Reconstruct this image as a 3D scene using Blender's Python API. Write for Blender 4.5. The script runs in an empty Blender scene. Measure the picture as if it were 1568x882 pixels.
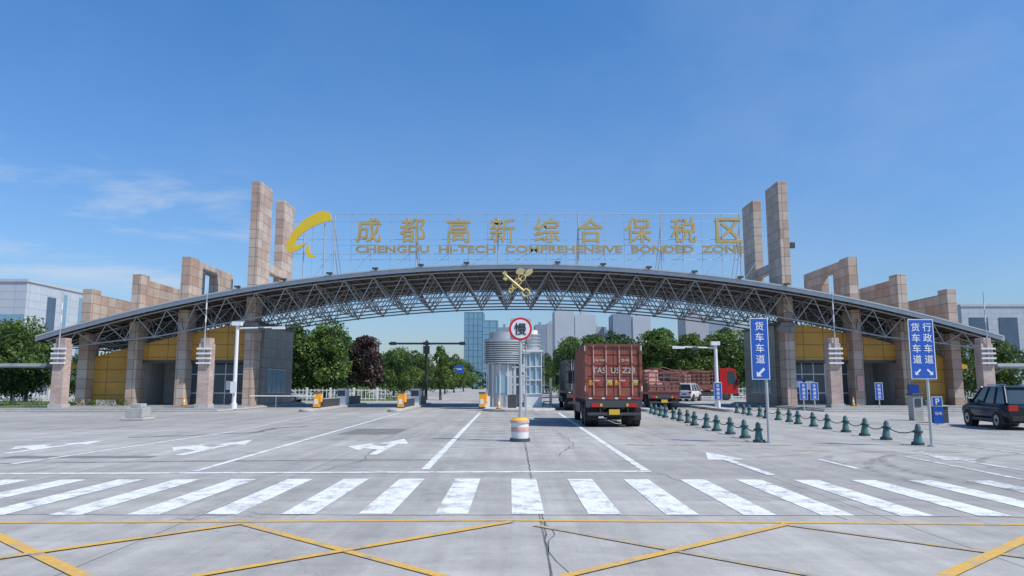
import bpy, math, random
import numpy as np
from mathutils import Matrix, Vector
R=math.radians
sc=bpy.context.scene
sc.view_settings.view_transform='Standard'
sc.view_settings.look='None'
sc.view_settings.exposure=0
random.seed(5)

# ---------------------------------------------------------------- materials
def M(name,col,rough=.6,metal=0.,var=.15,scale=2.,bump=0.,fine=0.):
    m=bpy.data.materials.new(name); m.use_nodes=True
    nt=m.node_tree; b=nt.nodes['Principled BSDF']
    b.inputs['Roughness'].default_value=rough; b.inputs['Metallic'].default_value=metal
    tc=nt.nodes.new('ShaderNodeTexCoord'); n=nt.nodes.new('ShaderNodeTexNoise')
    n.inputs['Scale'].default_value=scale; n.inputs['Detail'].default_value=6
    n.inputs['Roughness'].default_value=.65
    nt.links.new(tc.outputs['Object'],n.inputs['Vector'])
    r=nt.nodes.new('ShaderNodeValToRGB')
    r.color_ramp.elements[0].position=.3; r.color_ramp.elements[1].position=.7
    r.color_ramp.elements[0].color=(*[c*(1-var) for c in col],1)
    r.color_ramp.elements[1].color=(*[min(1,c*(1+var)) for c in col],1)
    nt.links.new(n.outputs['Fac'],r.inputs['Fac'])
    nt.links.new(r.outputs['Color'],b.inputs['Base Color'])
    if bump:
        bp=nt.nodes.new('ShaderNodeBump'); bp.inputs['Strength'].default_value=bump
        bp.inputs['Distance'].default_value=.02
        nt.links.new(n.outputs['Fac'],bp.inputs['Height']); nt.links.new(bp.outputs['Normal'],b.inputs['Normal'])
    return m

def tile_mat(name,c1,c2,mortar,w,h,ms=.015,off=0.,rough=.6,bias=0.,dirt=.25):
    m=bpy.data.materials.new(name); m.use_nodes=True
    nt=m.node_tree; b=nt.nodes['Principled BSDF']; b.inputs['Roughness'].default_value=rough
    tc=nt.nodes.new('ShaderNodeTexCoord'); s=nt.nodes.new('ShaderNodeSeparateXYZ')
    nt.links.new(tc.outputs['Object'],s.inputs[0])
    a=nt.nodes.new('ShaderNodeMath'); a.operation='ADD'
    nt.links.new(s.outputs[0],a.inputs[0]); nt.links.new(s.outputs[1],a.inputs[1])
    c=nt.nodes.new('ShaderNodeCombineXYZ')
    nt.links.new(a.outputs[0],c.inputs[0]); nt.links.new(s.outputs[2],c.inputs[1])
    k=nt.nodes.new('ShaderNodeTexBrick'); k.offset=off
    k.inputs['Color1'].default_value=(*c1,1); k.inputs['Color2'].default_value=(*c2,1)
    k.inputs['Mortar'].default_value=(*mortar,1); k.inputs['Scale'].default_value=1
    k.inputs['Mortar Size'].default_value=ms; k.inputs['Brick Width'].default_value=w
    k.inputs['Row Height'].default_value=h; k.inputs['Bias'].default_value=bias
    nt.links.new(c.outputs[0],k.inputs['Vector'])
    n=nt.nodes.new('ShaderNodeTexNoise'); n.inputs['Scale'].default_value=.9; n.inputs['Detail'].default_value=8
    n.inputs['Roughness'].default_value=.7
    nt.links.new(tc.outputs['Object'],n.inputs['Vector'])
    r=nt.nodes.new('ShaderNodeMapRange'); r.inputs['From Min'].default_value=.3; r.inputs['From Max'].default_value=.7
    r.inputs['To Min'].default_value=1-dirt; r.inputs['To Max'].default_value=1+dirt*.5
    nt.links.new(n.outputs['Fac'],r.inputs['Value'])
    mx=nt.nodes.new('ShaderNodeVectorMath'); mx.operation='MULTIPLY'
    nt.links.new(k.outputs['Color'],mx.inputs[0]); nt.links.new(r.outputs[0],mx.inputs[1])
    nt.links.new(mx.outputs[0],b.inputs['Base Color'])
    return m

def ground_mat():
    m=bpy.data.materials.new('concrete_road'); m.use_nodes=True
    nt=m.node_tree; b=nt.nodes['Principled BSDF']; b.inputs['Roughness'].default_value=.85
    b.inputs['Specular IOR Level'].default_value=.25
    tc=nt.nodes.new('ShaderNodeTexCoord')
    def noise(sc_,det=8,ro=.65,stretch=None):
        n=nt.nodes.new('ShaderNodeTexNoise'); n.inputs['Scale'].default_value=sc_
        n.inputs['Detail'].default_value=det; n.inputs['Roughness'].default_value=ro
        if stretch:
            mp=nt.nodes.new('ShaderNodeMapping'); mp.inputs['Scale'].default_value=stretch
            nt.links.new(tc.outputs['Object'],mp.inputs[0]); nt.links.new(mp.outputs[0],n.inputs['Vector'])
        else: nt.links.new(tc.outputs['Object'],n.inputs['Vector'])
        return n
    def ramp(src,p0,p1,a,bb):
        r=nt.nodes.new('ShaderNodeMapRange'); r.inputs['From Min'].default_value=p0; r.inputs['From Max'].default_value=p1
        r.inputs['To Min'].default_value=a; r.inputs['To Max'].default_value=bb
        nt.links.new(src,r.inputs['Value']); return r.outputs[0]
    def mul(a,bb):
        x=nt.nodes.new('ShaderNodeMath'); x.operation='MULTIPLY'
        nt.links.new(a,x.inputs[0]); nt.links.new(bb,x.inputs[1]); return x.outputs[0]
    big=ramp(noise(.12).outputs['Fac'],.35,.65,.82,1.08)
    mid=ramp(noise(1.3,10,.78).outputs['Fac'],.3,.7,.8,1.14)
    fine=ramp(noise(45,4,.8).outputs['Fac'],.3,.7,.84,1.14)
    streak=ramp(noise(1,8,.7,(1.6,.07,1)).outputs['Fac'],.35,.62,.82,1.06)
    spots=ramp(noise(.55,3,.5).outputs['Fac'],.62,.72,1.,.84)
    cross=ramp(noise(1,8,.75,(.12,1.1,1)).outputs['Fac'],.35,.6,.88,1.03)
    k=nt.nodes.new('ShaderNodeTexBrick'); k.offset=0
    k.inputs['Color1'].default_value=(1.05,1.05,1.05,1); k.inputs['Color2'].default_value=(.88,.88,.88,1)
    k.inputs['Mortar'].default_value=(.5,.5,.5,1); k.inputs['Scale'].default_value=1
    k.inputs['Mortar Size'].default_value=.012; k.inputs['Brick Width'].default_value=4.6; k.inputs['Row Height'].default_value=6.
    mp=nt.nodes.new('ShaderNodeMapping'); mp.inputs['Location'].default_value=(4.23,.3,0)
    nt.links.new(tc.outputs['Object'],mp.inputs[0]); nt.links.new(mp.outputs[0],k.inputs['Vector'])
    def cracks(scale,w_,amp,lo):
        v=nt.nodes.new('ShaderNodeTexVoronoi'); v.feature='DISTANCE_TO_EDGE'; v.inputs['Scale'].default_value=scale
        w=noise(.8,8,.72); ad=nt.nodes.new('ShaderNodeVectorMath'); ad.operation='MULTIPLY_ADD'
        nt.links.new(w.outputs['Color'],ad.inputs[0]); ad.inputs[1].default_value=(amp,amp,0); nt.links.new(tc.outputs['Object'],ad.inputs[2])
        nt.links.new(ad.outputs[0],v.inputs['Vector'])
        return ramp(v.outputs['Distance'],0.,w_,lo,1.)
    f=mul(mul(mul(big,mid),mul(fine,streak)),mul(k.outputs['Color'],cracks(.14,.0018,1.6,.6)))
    f=mul(mul(f,spots),mul(cracks(.37,.003,2.6,.82),cross))
    mx=nt.nodes.new('ShaderNodeVectorMath'); mx.operation='SCALE'
    mx.inputs[0].default_value=(.445,.425,.39); nt.links.new(f,mx.inputs['Scale'])
    nt.links.new(mx.outputs[0],b.inputs['Base Color'])
    bp=nt.nodes.new('ShaderNodeBump'); bp.inputs['Strength'].default_value=.3; bp.inputs['Distance'].default_value=.01
    nt.links.new(fine,bp.inputs['Height']); nt.links.new(bp.outputs['Normal'],b.inputs['Normal'])
    return m

def paint_mat(name,col,wear=.5,sc_=2.2):
    """road paint, worn through to bare concrete by noise"""
    m=bpy.data.materials.new(name); m.use_nodes=True
    nt=m.node_tree; b=nt.nodes['Principled BSDF']; b.inputs['Roughness'].default_value=.7
    tc=nt.nodes.new('ShaderNodeTexCoord')
    n=nt.nodes.new('ShaderNodeTexNoise'); n.inputs['Scale'].default_value=sc_; n.inputs['Detail'].default_value=12; n.inputs['Roughness'].default_value=.85
    nt.links.new(tc.outputs['Object'],n.inputs['Vector'])
    r=nt.nodes.new('ShaderNodeMapRange'); r.inputs['From Min'].default_value=wear-.06; r.inputs['From Max'].default_value=wear+.07
    nt.links.new(n.outputs['Fac'],r.inputs['Value'])
    mx=nt.nodes.new('ShaderNodeMixRGB'); mx.inputs[1].default_value=(*col,1); mx.inputs[2].default_value=(.33,.315,.29,1)
    nt.links.new(r.outputs[0],mx.inputs[0]); 
    n2=nt.nodes.new('ShaderNodeTexNoise'); n2.inputs['Scale'].default_value=30; n2.inputs['Detail'].default_value=5
    nt.links.new(tc.outputs['Object'],n2.inputs['Vector'])
    r2=nt.nodes.new('ShaderNodeMapRange'); r2.inputs['From Min'].default_value=.3; r2.inputs['From Max'].default_value=.7
    r2.inputs['To Min'].default_value=.8; r2.inputs['To Max'].default_value=1.06
    nt.links.new(n2.outputs['Fac'],r2.inputs['Value'])
    s=nt.nodes.new('ShaderNodeVectorMath'); s.operation='SCALE'
    nt.links.new(mx.outputs[0],s.inputs[0]); nt.links.new(r2.outputs[0],s.inputs['Scale'])
    nt.links.new(s.outputs[0],b.inputs['Base Color'])
    return m

def leaf_mat(name,col):
    m=bpy.data.materials.new(name); m.use_nodes=True
    nt=m.node_tree; b=nt.nodes['Principled BSDF']; b.inputs['Roughness'].default_value=.5
    tc=nt.nodes.new('ShaderNodeTexCoord'); n=nt.nodes.new('ShaderNodeTexNoise'); n.inputs['Scale'].default_value=.9; n.inputs['Detail'].default_value=5
    nt.links.new(tc.outputs['Object'],n.inputs['Vector'])
    r=nt.nodes.new('ShaderNodeValToRGB'); r.color_ramp.elements[0].position=.35; r.color_ramp.elements[1].position=.65
    r.color_ramp.elements[0].color=(*[c*.6 for c in col],1); r.color_ramp.elements[1].color=(*[c*1.35 for c in col],1)
    nt.links.new(n.outputs['Fac'],r.inputs['Fac']); nt.links.new(r.outputs['Color'],b.inputs['Base Color'])
    t=nt.nodes.new('ShaderNodeBsdfTranslucent'); nt.links.new(r.outputs['Color'],t.inputs['Color'])
    mx=nt.nodes.new('ShaderNodeMixShader'); mx.inputs[0].default_value=.35
    nt.links.new(b.outputs[0],mx.inputs[1]); nt.links.new(t.outputs[0],mx.inputs[2])
    nt.links.new(mx.outputs[0],nt.nodes['Material Output'].inputs['Surface'])
    return m

STONE=tile_mat('granite_cladding',(.54,.44,.355),(.42,.26,.19),(.2,.16,.13),1.15,.75,.022,0,.6,-.2)
STONE2=tile_mat('pink_brick',(.58,.44,.37),(.49,.35,.29),(.36,.32,.3),.5,.16,.012,.5,.75)
GREYST=tile_mat('grey_stone_panels',(.26,.245,.23),(.2,.19,.185),(.1,.1,.1),1.2,.8,.025,0,.35)
OCHRE=tile_mat('ochre_panels',(.68,.36,.06),(.6,.31,.05),(.26,.14,.04),1.6,1.0,.03,0,.5,dirt=.15)
CONC=M('concrete',(.4,.39,.36),.85,var=.2,scale=3,bump=.2)
KERB=M('kerb_stone',(.46,.44,.41),.85,var=.2,scale=4)
PAVE=tile_mat('paving',(.36,.35,.33),(.31,.305,.29),(.2,.2,.19),.6,.6,.02)
ROAD=ground_mat()
WPAINT=paint_mat('white_road_paint',(.82,.82,.79),.545)
WPAINT2=paint_mat('worn_white_road_paint',(.74,.74,.71),.5,3)
YPAINT=paint_mat('yellow_road_paint',(.72,.42,.07),.545,2.5)
YPAINT2=paint_mat('worn_yellow_road_paint',(.62,.42,.14),.48,4)
JOINT=M('tar_joint',(.11,.11,.105),.9,var=.3,scale=6)
TRUSS=M('truss_paint',(.36,.365,.37),.45,.2,var=.1)
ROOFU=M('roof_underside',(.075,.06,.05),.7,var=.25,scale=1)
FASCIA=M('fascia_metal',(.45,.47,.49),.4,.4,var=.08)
GOLD=M('gold_letter',(.52,.38,.15),.42,.2,var=.12,scale=1.)
GOLD2=M('gold_letter_dull',(.45,.32,.13),.42,.2,var=.12,scale=1.)
LOGOY=M('yellow_logo',(.76,.52,.03),.4,0,var=.05)
EMBL=M('emblem_brass',(.6,.47,.2),.4,.2,var=.1)
WHITE=M('white_paint',(.75,.75,.74),.4,var=.05)
LGREY=M('light_grey_metal',(.5,.51,.52),.4,.4,var=.08)
DGREY=M('dark_grey_metal',(.08,.08,.085),.5,.3,var=.1)
BLACK=M('black_rubber',(.02,.02,.021),.75,var=.2)
BLACKP=M('black_paint',(.03,.03,.032),.4,var=.1)
GLASS=M('window_glass',(.05,.075,.09),.08,.0,var=.1,scale=.6)
GLASSB=M('blue_glass',(.28,.42,.5),.15,.1,var=.12,scale=.6)
BLUE=M('sign_blue',(.02,.1,.45),.4,var=.05)
REDP=M('sign_red',(.6,.02,.02),.4,var=.05)
ORANGE=M('orange_paint',(.85,.38,.03),.4,var=.08)
CONT=M('container_red',(.27,.075,.045),.55,var=.35,scale=1.6)
CONTD=M('container_red_dark',(.16,.055,.04),.6,var=.25,scale=3)
TRED=M('truck_red',(.5,.02,.02),.3,var=.08)
TBROWN=M('truck_brown',(.22,.09,.07),.6,var=.3)
RUST=M('crate_wood',(.32,.17,.11),.8,var=.45,scale=1.5)
TEAL=M('bollard_green',(.075,.19,.18),.6,var=.3,scale=5)
TEALD=M('bollard_dark',(.04,.06,.06),.6,var=.2,scale=5)
CARD=M('car_dark_paint',(.03,.035,.045),.22,.5,var=.05)
CARW=M('car_white_paint',(.65,.65,.65),.3,var=.05)
CARS=M('car_silver_paint',(.45,.46,.48),.3,.5,var=.05)
TAIL=M('tail_light',(.5,.02,.015),.25,var=.05)
YPL=M('yellow_plate',(.7,.45,.03),.5,var=.05)
CHROME=M('wheel_alloy',(.4,.4,.42),.3,.8,var=.05)
PK=M('faded_red_paint',(.62,.36,.3),.6,var=.2,scale=6)
BARK=M('bark',(.12,.09,.07),.9,var=.3,scale=6)
LA=leaf_mat('leaf_green',(.1,.175,.035)); LB=leaf_mat('leaf_dark_green',(.05,.1,.025)); LC=leaf_mat('leaf_light_green',(.145,.215,.045))
LP=leaf_mat('leaf_purple',(.105,.06,.055)); LP2=leaf_mat('leaf_purple_dark',(.06,.04,.035))
GRASS=M('grass',(.09,.14,.03),.9,var=.4,scale=4,bump=.5)
BWHITE=M('facade_white',(.46,.49,.52),.6,var=.06,scale=.1)
BBEIGE=M('facade_beige',(.38,.39,.4),.7,var=.06,scale=.1)
BBLUE=M('facade_blue_glass',(.22,.37,.46),.2,.2,var=.1,scale=.05)
BGREY=M('facade_grey',(.25,.3,.36),.6,var=.06,scale=.1)
BWIN=M('facade_window',(.08,.12,.17),.25,var=.2,scale=.3)

# ---------------------------------------------------------------- mesh builder
class MB:
    def __init__(s,mtx=None): s.v=[];s.f=[];s.mi=[];s.mats=[];s.sm=[];s.M=mtx or Matrix.Identity(4)
    def _m(s,m):
        if m not in s.mats: s.mats.append(m)
        return s.mats.index(m)
    def add(s,vs,fs,mat,smooth=False):
        o=len(s.v); k=s._m(mat)
        for p in vs: s.v.append(tuple(s.M@Vector(p)))
        for f in fs: s.f.append(tuple(i+o for i in f)); s.mi.append(k); s.sm.append(smooth)
    def box(s,x0,x1,y0,y1,z0,z1,mat):
        if x0>x1:x0,x1=x1,x0
        s.add([(x0,y0,z0),(x1,y0,z0),(x1,y1,z0),(x0,y1,z0),(x0,y0,z1),(x1,y0,z1),(x1,y1,z1),(x0,y1,z1)],
          [(0,3,2,1),(4,5,6,7),(0,1,5,4),(1,2,6,5),(2,3,7,6),(3,0,4,7)],mat)
    def hexa(s,b,t,mat,smooth=False):
        s.add(b+t,[(0,3,2,1),(4,5,6,7),(0,1,5,4),(1,2,6,5),(2,3,7,6),(3,0,4,7)],mat,smooth)
    def cyl(s,p0,p1,r0,r1=None,n=8,mat=None,caps=True,smooth=True):
        r1=r0 if r1 is None else r1
        p0=Vector(p0);p1=Vector(p1);d=(p1-p0)
        if d.length<1e-6:return
        d.normalize(); a=Vector((0,0,1)) if abs(d.z)<.9 else Vector((1,0,0))
        u=d.cross(a).normalized(); w=d.cross(u)
        vs=[]
        for p,r in((p0,r0),(p1,r1)):
            for i in range(n):
                t=2*math.pi*i/n+math.pi/n; vs.append(p+u*math.cos(t)*r+w*math.sin(t)*r)
        fs=[(i,(i+1)%n,n+(i+1)%n,n+i) for i in range(n)]
        s.add(vs,fs,mat,smooth)
        if caps: s.add(vs,[tuple(range(n-1,-1,-1)),tuple(range(n,2*n))],mat)
    def ext(s,pts,off,mat):
        n=len(pts); off=Vector(off); vs=[Vector(p) for p in pts]; vs+= [p+off for p in vs]
        fs=[tuple(range(n)),tuple(range(2*n-1,n-1,-1))]+[(i,n+i,n+(i+1)%n,(i+1)%n) for i in range(n)]
        s.add(vs,fs,mat)
    def sheet(s,pts,z,mat):
        s.add([(p[0],p[1],z) for p in pts],[tuple(range(len(pts)))],mat)
    def strip(s,a,b,w,z,mat):
        a=Vector((a[0],a[1]));b=Vector((b[0],b[1]));d=(b-a).normalized();n=Vector((-d.y,d.x))*w/2
        s.sheet([a-n,b-n,b+n,a+n],z,mat)
    def obj(s,name,parent=None,bevel=0):
        me=bpy.data.meshes.new(name); me.from_pydata(s.v,[],s.f)
        for m in s.mats: me.materials.append(m)
        me.polygons.foreach_set('material_index',s.mi); me.polygons.foreach_set('use_smooth',s.sm); me.update()
        o=bpy.data.objects.new(name,me); sc.collection.objects.link(o)
        if parent: o.parent=parent
        if bevel:
            b=o.modifiers.new('bevel','BEVEL'); b.width=bevel; b.segments=2; b.limit_method='ANGLE'
        return o
def empty(name,loc=(0,0,0)):
    e=bpy.data.objects.new(name,None); e.empty_display_size=.3; sc.collection.objects.link(e); return e
def text(name,body,x,y,z,h,mat,parent=None,depth=.01,bold=0.,sx=1.,rotz=0.):
    """upright lettering, facing -Y, centred on x,z; h = glyph height"""
    c=bpy.data.curves.new(name,'FONT'); c.body=body; c.size=1.; c.extrude=depth/h; c.offset=bold
    c.align_x='CENTER'; c.align_y='CENTER'; c.resolution_u=3
    t=bpy.data.objects.new(name+'_tmp',c); sc.collection.objects.link(t)
    dg=bpy.context.evaluated_depsgraph_get(); me=bpy.data.meshes.new_from_object(t.evaluated_get(dg))
    bpy.data.objects.remove(t)
    n=len(me.vertices); co=np.zeros(n*3); me.vertices.foreach_get('co',co); co=co.reshape(-1,3)
    if n:
        mn=co.min(0);mxx=co.max(0); ctr=(mn+mxx)/2; k=h/max(1e-5,(mxx[1]-mn[1]))
        co=(co-ctr)*k; co[:,0]*=abs(sx)
        co[:,2]=co[:,2]/max(1e-6,np.abs(co[:,2]).max())*depth
        me.vertices.foreach_set('co',co.ravel())
    me.materials.clear(); me.materials.append(mat); me.name=name
    o=bpy.data.objects.new(name,me); sc.collection.objects.link(o)
    o.matrix_local=Matrix.Translation((x,y,z))@Matrix.Rotation(rotz,4,'Z')@Matrix.Rotation(R(90),4,'X')
    if parent:o.parent=parent
    return o

# ---------------------------------------------------------------- camera, light
cam=bpy.data.cameras.new('camera'); co=bpy.data.objects.new('camera',cam); sc.collection.objects.link(co)
cam.lens=26; cam.sensor_width=36; cam.clip_end=6000; co.location=(0,0,1.75); co.rotation_euler=(R(97.5),0,0); sc.camera=co
sd=Vector((.72,-.38,1.05)).normalized()
sun=bpy.data.lights.new('sun','SUN'); sun.energy=4.5; sun.angle=R(.5); sun.color=(1,.945,.87)
so=bpy.data.objects.new('sun',sun); sc.collection.objects.link(so); so.rotation_euler=sd.to_track_quat('Z','Y').to_euler()
w=bpy.data.worlds.new('World'); sc.world=w; w.use_nodes=True; nt=w.node_tree
bg=nt.nodes['Background']; sky=nt.nodes.new('ShaderNodeTexSky'); sky.sky_type='NISHITA'; sky.sun_disc=False
sky.sun_elevation=math.asin(sd.z); sky.sun_rotation=math.atan2(sd.x,sd.y); sky.altitude=0; sky.dust_density=.7; sky.ozone_density=3.; sky.air_density=1.4
bg.inputs['Strength'].default_value=.115
tc=nt.nodes.new('ShaderNodeTexCoord')
sp=nt.nodes.new('ShaderNodeSeparateXYZ'); nt.links.new(tc.outputs['Generated'],sp.inputs[0])
def wmap(src,a,b_,c,d,smooth=True):
    r=nt.nodes.new('ShaderNodeMapRange'); r.interpolation_type='SMOOTHSTEP' if smooth else 'LINEAR'
    for k_,v_ in zip(('From Min','From Max','To Min','To Max'),(a,b_,c,d)): r.inputs[k_].default_value=v_
    nt.links.new(src,r.inputs['Value']); return r.outputs[0]
def wmul(a,b_):
    m=nt.nodes.new('ShaderNodeMath'); m.operation='MULTIPLY'; nt.links.new(a,m.inputs[0]); nt.links.new(b_,m.inputs[1]); return m.outputs[0]
tmix=nt.nodes.new('ShaderNodeMixRGB'); tmix.inputs[1].default_value=(.68,.84,1.22,1); tmix.inputs[2].default_value=(.42,.86,1.3,1)
nt.links.new(wmap(sp.outputs[2],0,.5,0,1,False),tmix.inputs[0])
tint=nt.nodes.new('ShaderNodeVectorMath'); tint.operation='MULTIPLY'; nt.links.new(tmix.outputs[0],tint.inputs[1])
nt.links.new(sky.outputs[0],tint.inputs[0])
def clouds(scale3,nscale,lo,hi,amt,dist=.3):
    mp=nt.nodes.new('ShaderNodeMapping'); mp.inputs['Scale'].default_value=scale3; mp.inputs['Rotation'].default_value=(0,.1,0)
    nt.links.new(tc.outputs['Generated'],mp.inputs[0])
    n=nt.nodes.new('ShaderNodeTexNoise'); n.inputs['Scale'].default_value=nscale; n.inputs['Detail'].default_value=9; n.inputs['Roughness'].default_value=.6; n.inputs['Distortion'].default_value=dist
    nt.links.new(mp.outputs[0],n.inputs['Vector']); return wmap(n.outputs['Fac'],lo,hi,0,amt)
c1=wmul(wmul(clouds((2,2,9),2.2,.45,.68,.7),wmap(sp.outputs[0],-.22,-.42,0,1)),wmul(wmap(sp.outputs[2],.08,.14,0,1),wmap(sp.outputs[2],.2,.3,1,.0)))
c2=wmul(clouds((1.2,1.2,2.),1.3,.42,.8,.22,.1),wmap(sp.outputs[0],-.1,.5,.3,1))
ad=nt.nodes.new('ShaderNodeMath'); ad.operation='ADD'; ad.use_clamp=True; nt.links.new(c1,ad.inputs[0]); nt.links.new(c2,ad.inputs[1])
mx=nt.nodes.new('ShaderNodeMixRGB'); nt.links.new(ad.outputs[0],mx.inputs[0]); nt.links.new(tint.outputs[0],mx.inputs[1]); mx.inputs[2].default_value=(5.2,6.0,7.1,1)
nt.links.new(mx.outputs[0],bg.inputs['Color'])

# ---------------------------------------------------------------- ground & markings
g=MB(); g.sheet([(-3000,-60),(3000,-60),(3000,4500),(-3000,4500)],0,ROAD); g.obj('ground')
g=MB()
for i in range(-13,17):
    x=.22+1.05*i; dy=-.03*max(0,x)-.02*max(0,-x-2)
    wr=WPAINT if i<8 else WPAINT2
    g.sheet([(x-.225,10.45+dy),(x+.225,10.45+dy),(x+.235,14.3+dy),(x-.235,14.3+dy)],.006,wr)
g.obj('crosswalk')
g=MB()
g.sheet([(-14,14.9),(2.85,15.4),(2.85,15.62),(-14,15.1)],.006,WPAINT)
g.strip((-1.82,15.9),(-2.05,48),.17,.006,WPAINT)
g.strip((2.76,15.66),(2.98,48),.17,.006,WPAINT)
g.strip((-6.5,15.5),(-7.2,48),.15,.006,WPAINT)
g.strip((-11.2,16.9),(-10.6,29),.15,.006,WPAINT)
g.strip((-10.6,29.2),(-12,46),.15,.006,WPAINT2)
g.strip((7.32,16),(7.32,18),.14,.006,WPAINT)
g.strip((9.5,12.8),(9.75,18.7),.15,.006,WPAINT2)
g.strip((13.2,18),(13.2,26),.14,.006,WPAINT2)
g.strip((17,16),(18.2,30),.14,.006,WPAINT2)
for i in range(13):
    y=21+i*1.7; g.strip((-1.7-.003*i,y),(-.1,y+.5),.12,.006,WPAINT)
    if i>2: g.strip((.7,y+.5),(2.6,y),.1,.006,WPAINT2)
g.obj('lane_lines')
def arrow(name,x,y0,L,W,kind='s',mat=WPAINT,flip=1,rot=0):
    g=MB(Matrix.Translation((x,y0,0))@Matrix.Rotation(rot,4,'Z'))
    s=.09*W/.45
    if kind=='s':
        P=[(-s,0),(s,0),(s,L*.6),(W,L*.6),(0,L),(-W,L*.6),(-s,L*.6)]
    else:
        P=[(-s,0),(s,0),(s,L*.62),(W*.8,L*.62),(0,L),(-W*.8,L*.62),(-s,L*.62),(-s,L*.45),(-W*1.1,L*.55),(-W*1.1,L*.68),(-W*2.1,L*.45),(-W*1.1,L*.22),(-W*1.1,L*.35),(-s,L*.25)]
    g.sheet(P,.0065,mat); g.obj(name)
arrow('direction_arrow_marking',5.1,14.9,5,.46)
arrow('direction_arrow_marking',-3.55,19.2,5.6,.56,'t')
arrow('direction_arrow_marking',-8.4,19.0,5.4,.6,'t')
arrow('direction_arrow_marking',-13.1,19.5,4.8,.55,'t')
arrow('direction_arrow_marking',10.6,15,4.6,.45,'s',WPAINT2)
g=MB()
g.sheet([(-14,9.55),(0,9.92),(0,10.04),(-14,9.68)],.006,YPAINT)
g.sheet([(0,9.92),(12,9.35),(12,9.46),(0,10.04)],.006,YPAINT)
def yl(a,b,z,m=YPAINT,w_=.115): g.strip(a,b,w_,z,m)
yl((-6.9,9.75),(-1.5,4.9),.010,YPAINT,.14); yl((-6.8,6.1),(-3.43,9.72),.014,YPAINT)
yl((-3.43,9.72),(1.6,5.0),.010); yl((-4.4,5.7),(0.0,9.85),.014)
yl((.29,9.6),(4.6,5.3),.010,YPAINT2,.09); yl((-1.6,5.3),(3.49,9.68),.014)
yl((3.49,9.6),(7.3,5.8),.010,YPAINT2,.09); yl((1.6,5),(6.6,9.4),.014,YPAINT,.14)
yl((6.6,9.3),(10,6),.010,YPAINT2)
for x in (3.4,4.6,5.9,7.4,8.9): g.strip((x,22.4),(x+.8,22.2),.25,.006,YPAINT2)
for x in (7.6,9.3,11): g.strip((x,21.2-.1*x),(x+.9,21.0-.1*x),.2,.006,YPAINT2)
g.obj('yellow_box_marking')
g=MB(); jr=random.Random(3)
def crack(pts,w_,z=.003,jit=.06,step=.35):
    out=[pts[0]]
    for a,b_ in zip(pts,pts[1:]):
        L_=math.dist(a,b_); k=max(1,int(L_/step))
        for i in range(1,k+1): f=i/k; out.append((a[0]+(b_[0]-a[0])*f+jr.uniform(-jit,jit),a[1]+(b_[1]-a[1])*f+jr.uniform(-jit,jit)))
    for a,b_ in zip(out,out[1:]): g.strip(a,b_,w_*jr.uniform(.5,1.3),z,JOINT)
crack([(-13.5,17.0),(-11,17.15),(-8,17.5),(-4.5,17.85),(-1.9,17.9)],.12,.002,.02)
crack([(.32,3),(.37,8),(.42,9.8),(.36,14),(.4,20),(.42,40)],.02,.003,.02)
crack([(-13,25.5),(-11.3,26.6),(-9.6,28.2),(-9.8,31),(-8.8,32.5)],.2,.003,.05)
crack([(-14,10.35),(-6,10.4),(-1,10.36),(5,10.33),(12,9.9)],.02,.003,.03)
crack([(.36,9.9),(.5,9.1),(.42,8.2),(.55,7.2),(.45,6.4)],.012); crack([(-9.5,14.6),(-9,12.5),(-8.1,10.6)],.015)
crack([(2.9,15.2),(3.3,13),(4.1,11.8),(4.4,10)],.014); crack([(-4,15.3),(-3.5,17.8),(-3.9,22),(-3.2,27)],.025)
crack([(6,18.5),(8,19.6),(10.3,19.9)],.025); crack([(1.2,19),(1.9,23),(1.6,30)],.025)
g.obj('road_joint')
def film(name,col,amt,sc_=3,lo=.4,hi=.7):
    tm=bpy.data.materials.new(name); tm.use_nodes=True; nt=tm.node_tree; b=nt.nodes['Principled BSDF']
    b.inputs['Base Color'].default_value=(*col,1); b.inputs['Roughness'].default_value=.9
    tr=nt.nodes.new('ShaderNodeBsdfTransparent'); ms=nt.nodes.new('ShaderNodeMixShader'); nn=nt.nodes.new('ShaderNodeTexNoise'); nn.inputs['Scale'].default_value=sc_; nn.inputs['Detail'].default_value=8
    rr=nt.nodes.new('ShaderNodeMapRange'); rr.inputs['From Min'].default_value=lo; rr.inputs['From Max'].default_value=hi; rr.inputs['To Max'].default_value=amt
    tcc=nt.nodes.new('ShaderNodeTexCoord'); nt.links.new(tcc.outputs['Object'],nn.inputs['Vector'])
    nt.links.new(nn.outputs['Fac'],rr.inputs['Value']); nt.links.new(rr.outputs[0],ms.inputs[0]); nt.links.new(tr.outputs[0],ms.inputs[1]); nt.links.new(b.outputs[0],ms.inputs[2])
    nt.links.new(ms.outputs[0],nt.nodes['Material Output'].inputs['Surface']); return tm
tm=film('tyre_mark',(.05,.05,.048),.3); pt=film('repair_patch',(.22,.215,.205),.6,1.5,.1,.5)
g=MB()
for k,(cx,cy,r0,a0,a1) in enumerate([(14.5,15,6.3,120,200),(14.7,15,4.5,110,195),(13.2,14.2,5.8,110,190),(10,17,2.6,60,190)]):
    n_=24
    for i in range(n_):
        t0=R(a0+(a1-a0)*i/n_); t1=R(a0+(a1-a0)*(i+1)/n_)
        q=[(cx+rr_*math.cos(t),cy+rr_*math.sin(t)) for rr_,t in((r0,t0),(r0,t1),(r0+.2,t1),(r0+.2,t0))]
        g.sheet(q,.018+.004*k,tm)
g.obj('tyre_marks')
g=MB()
for x0,y0,x1,y1 in((-12.5,18.2,-8.8,18.9),(-6.3,27,-4.2,30.5)): g.sheet([(x0,y0),(x1,y0+.1),(x1-.05,y1),(x0+.05,y1)],.0045,pt)
g.obj('repair_patches')

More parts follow.
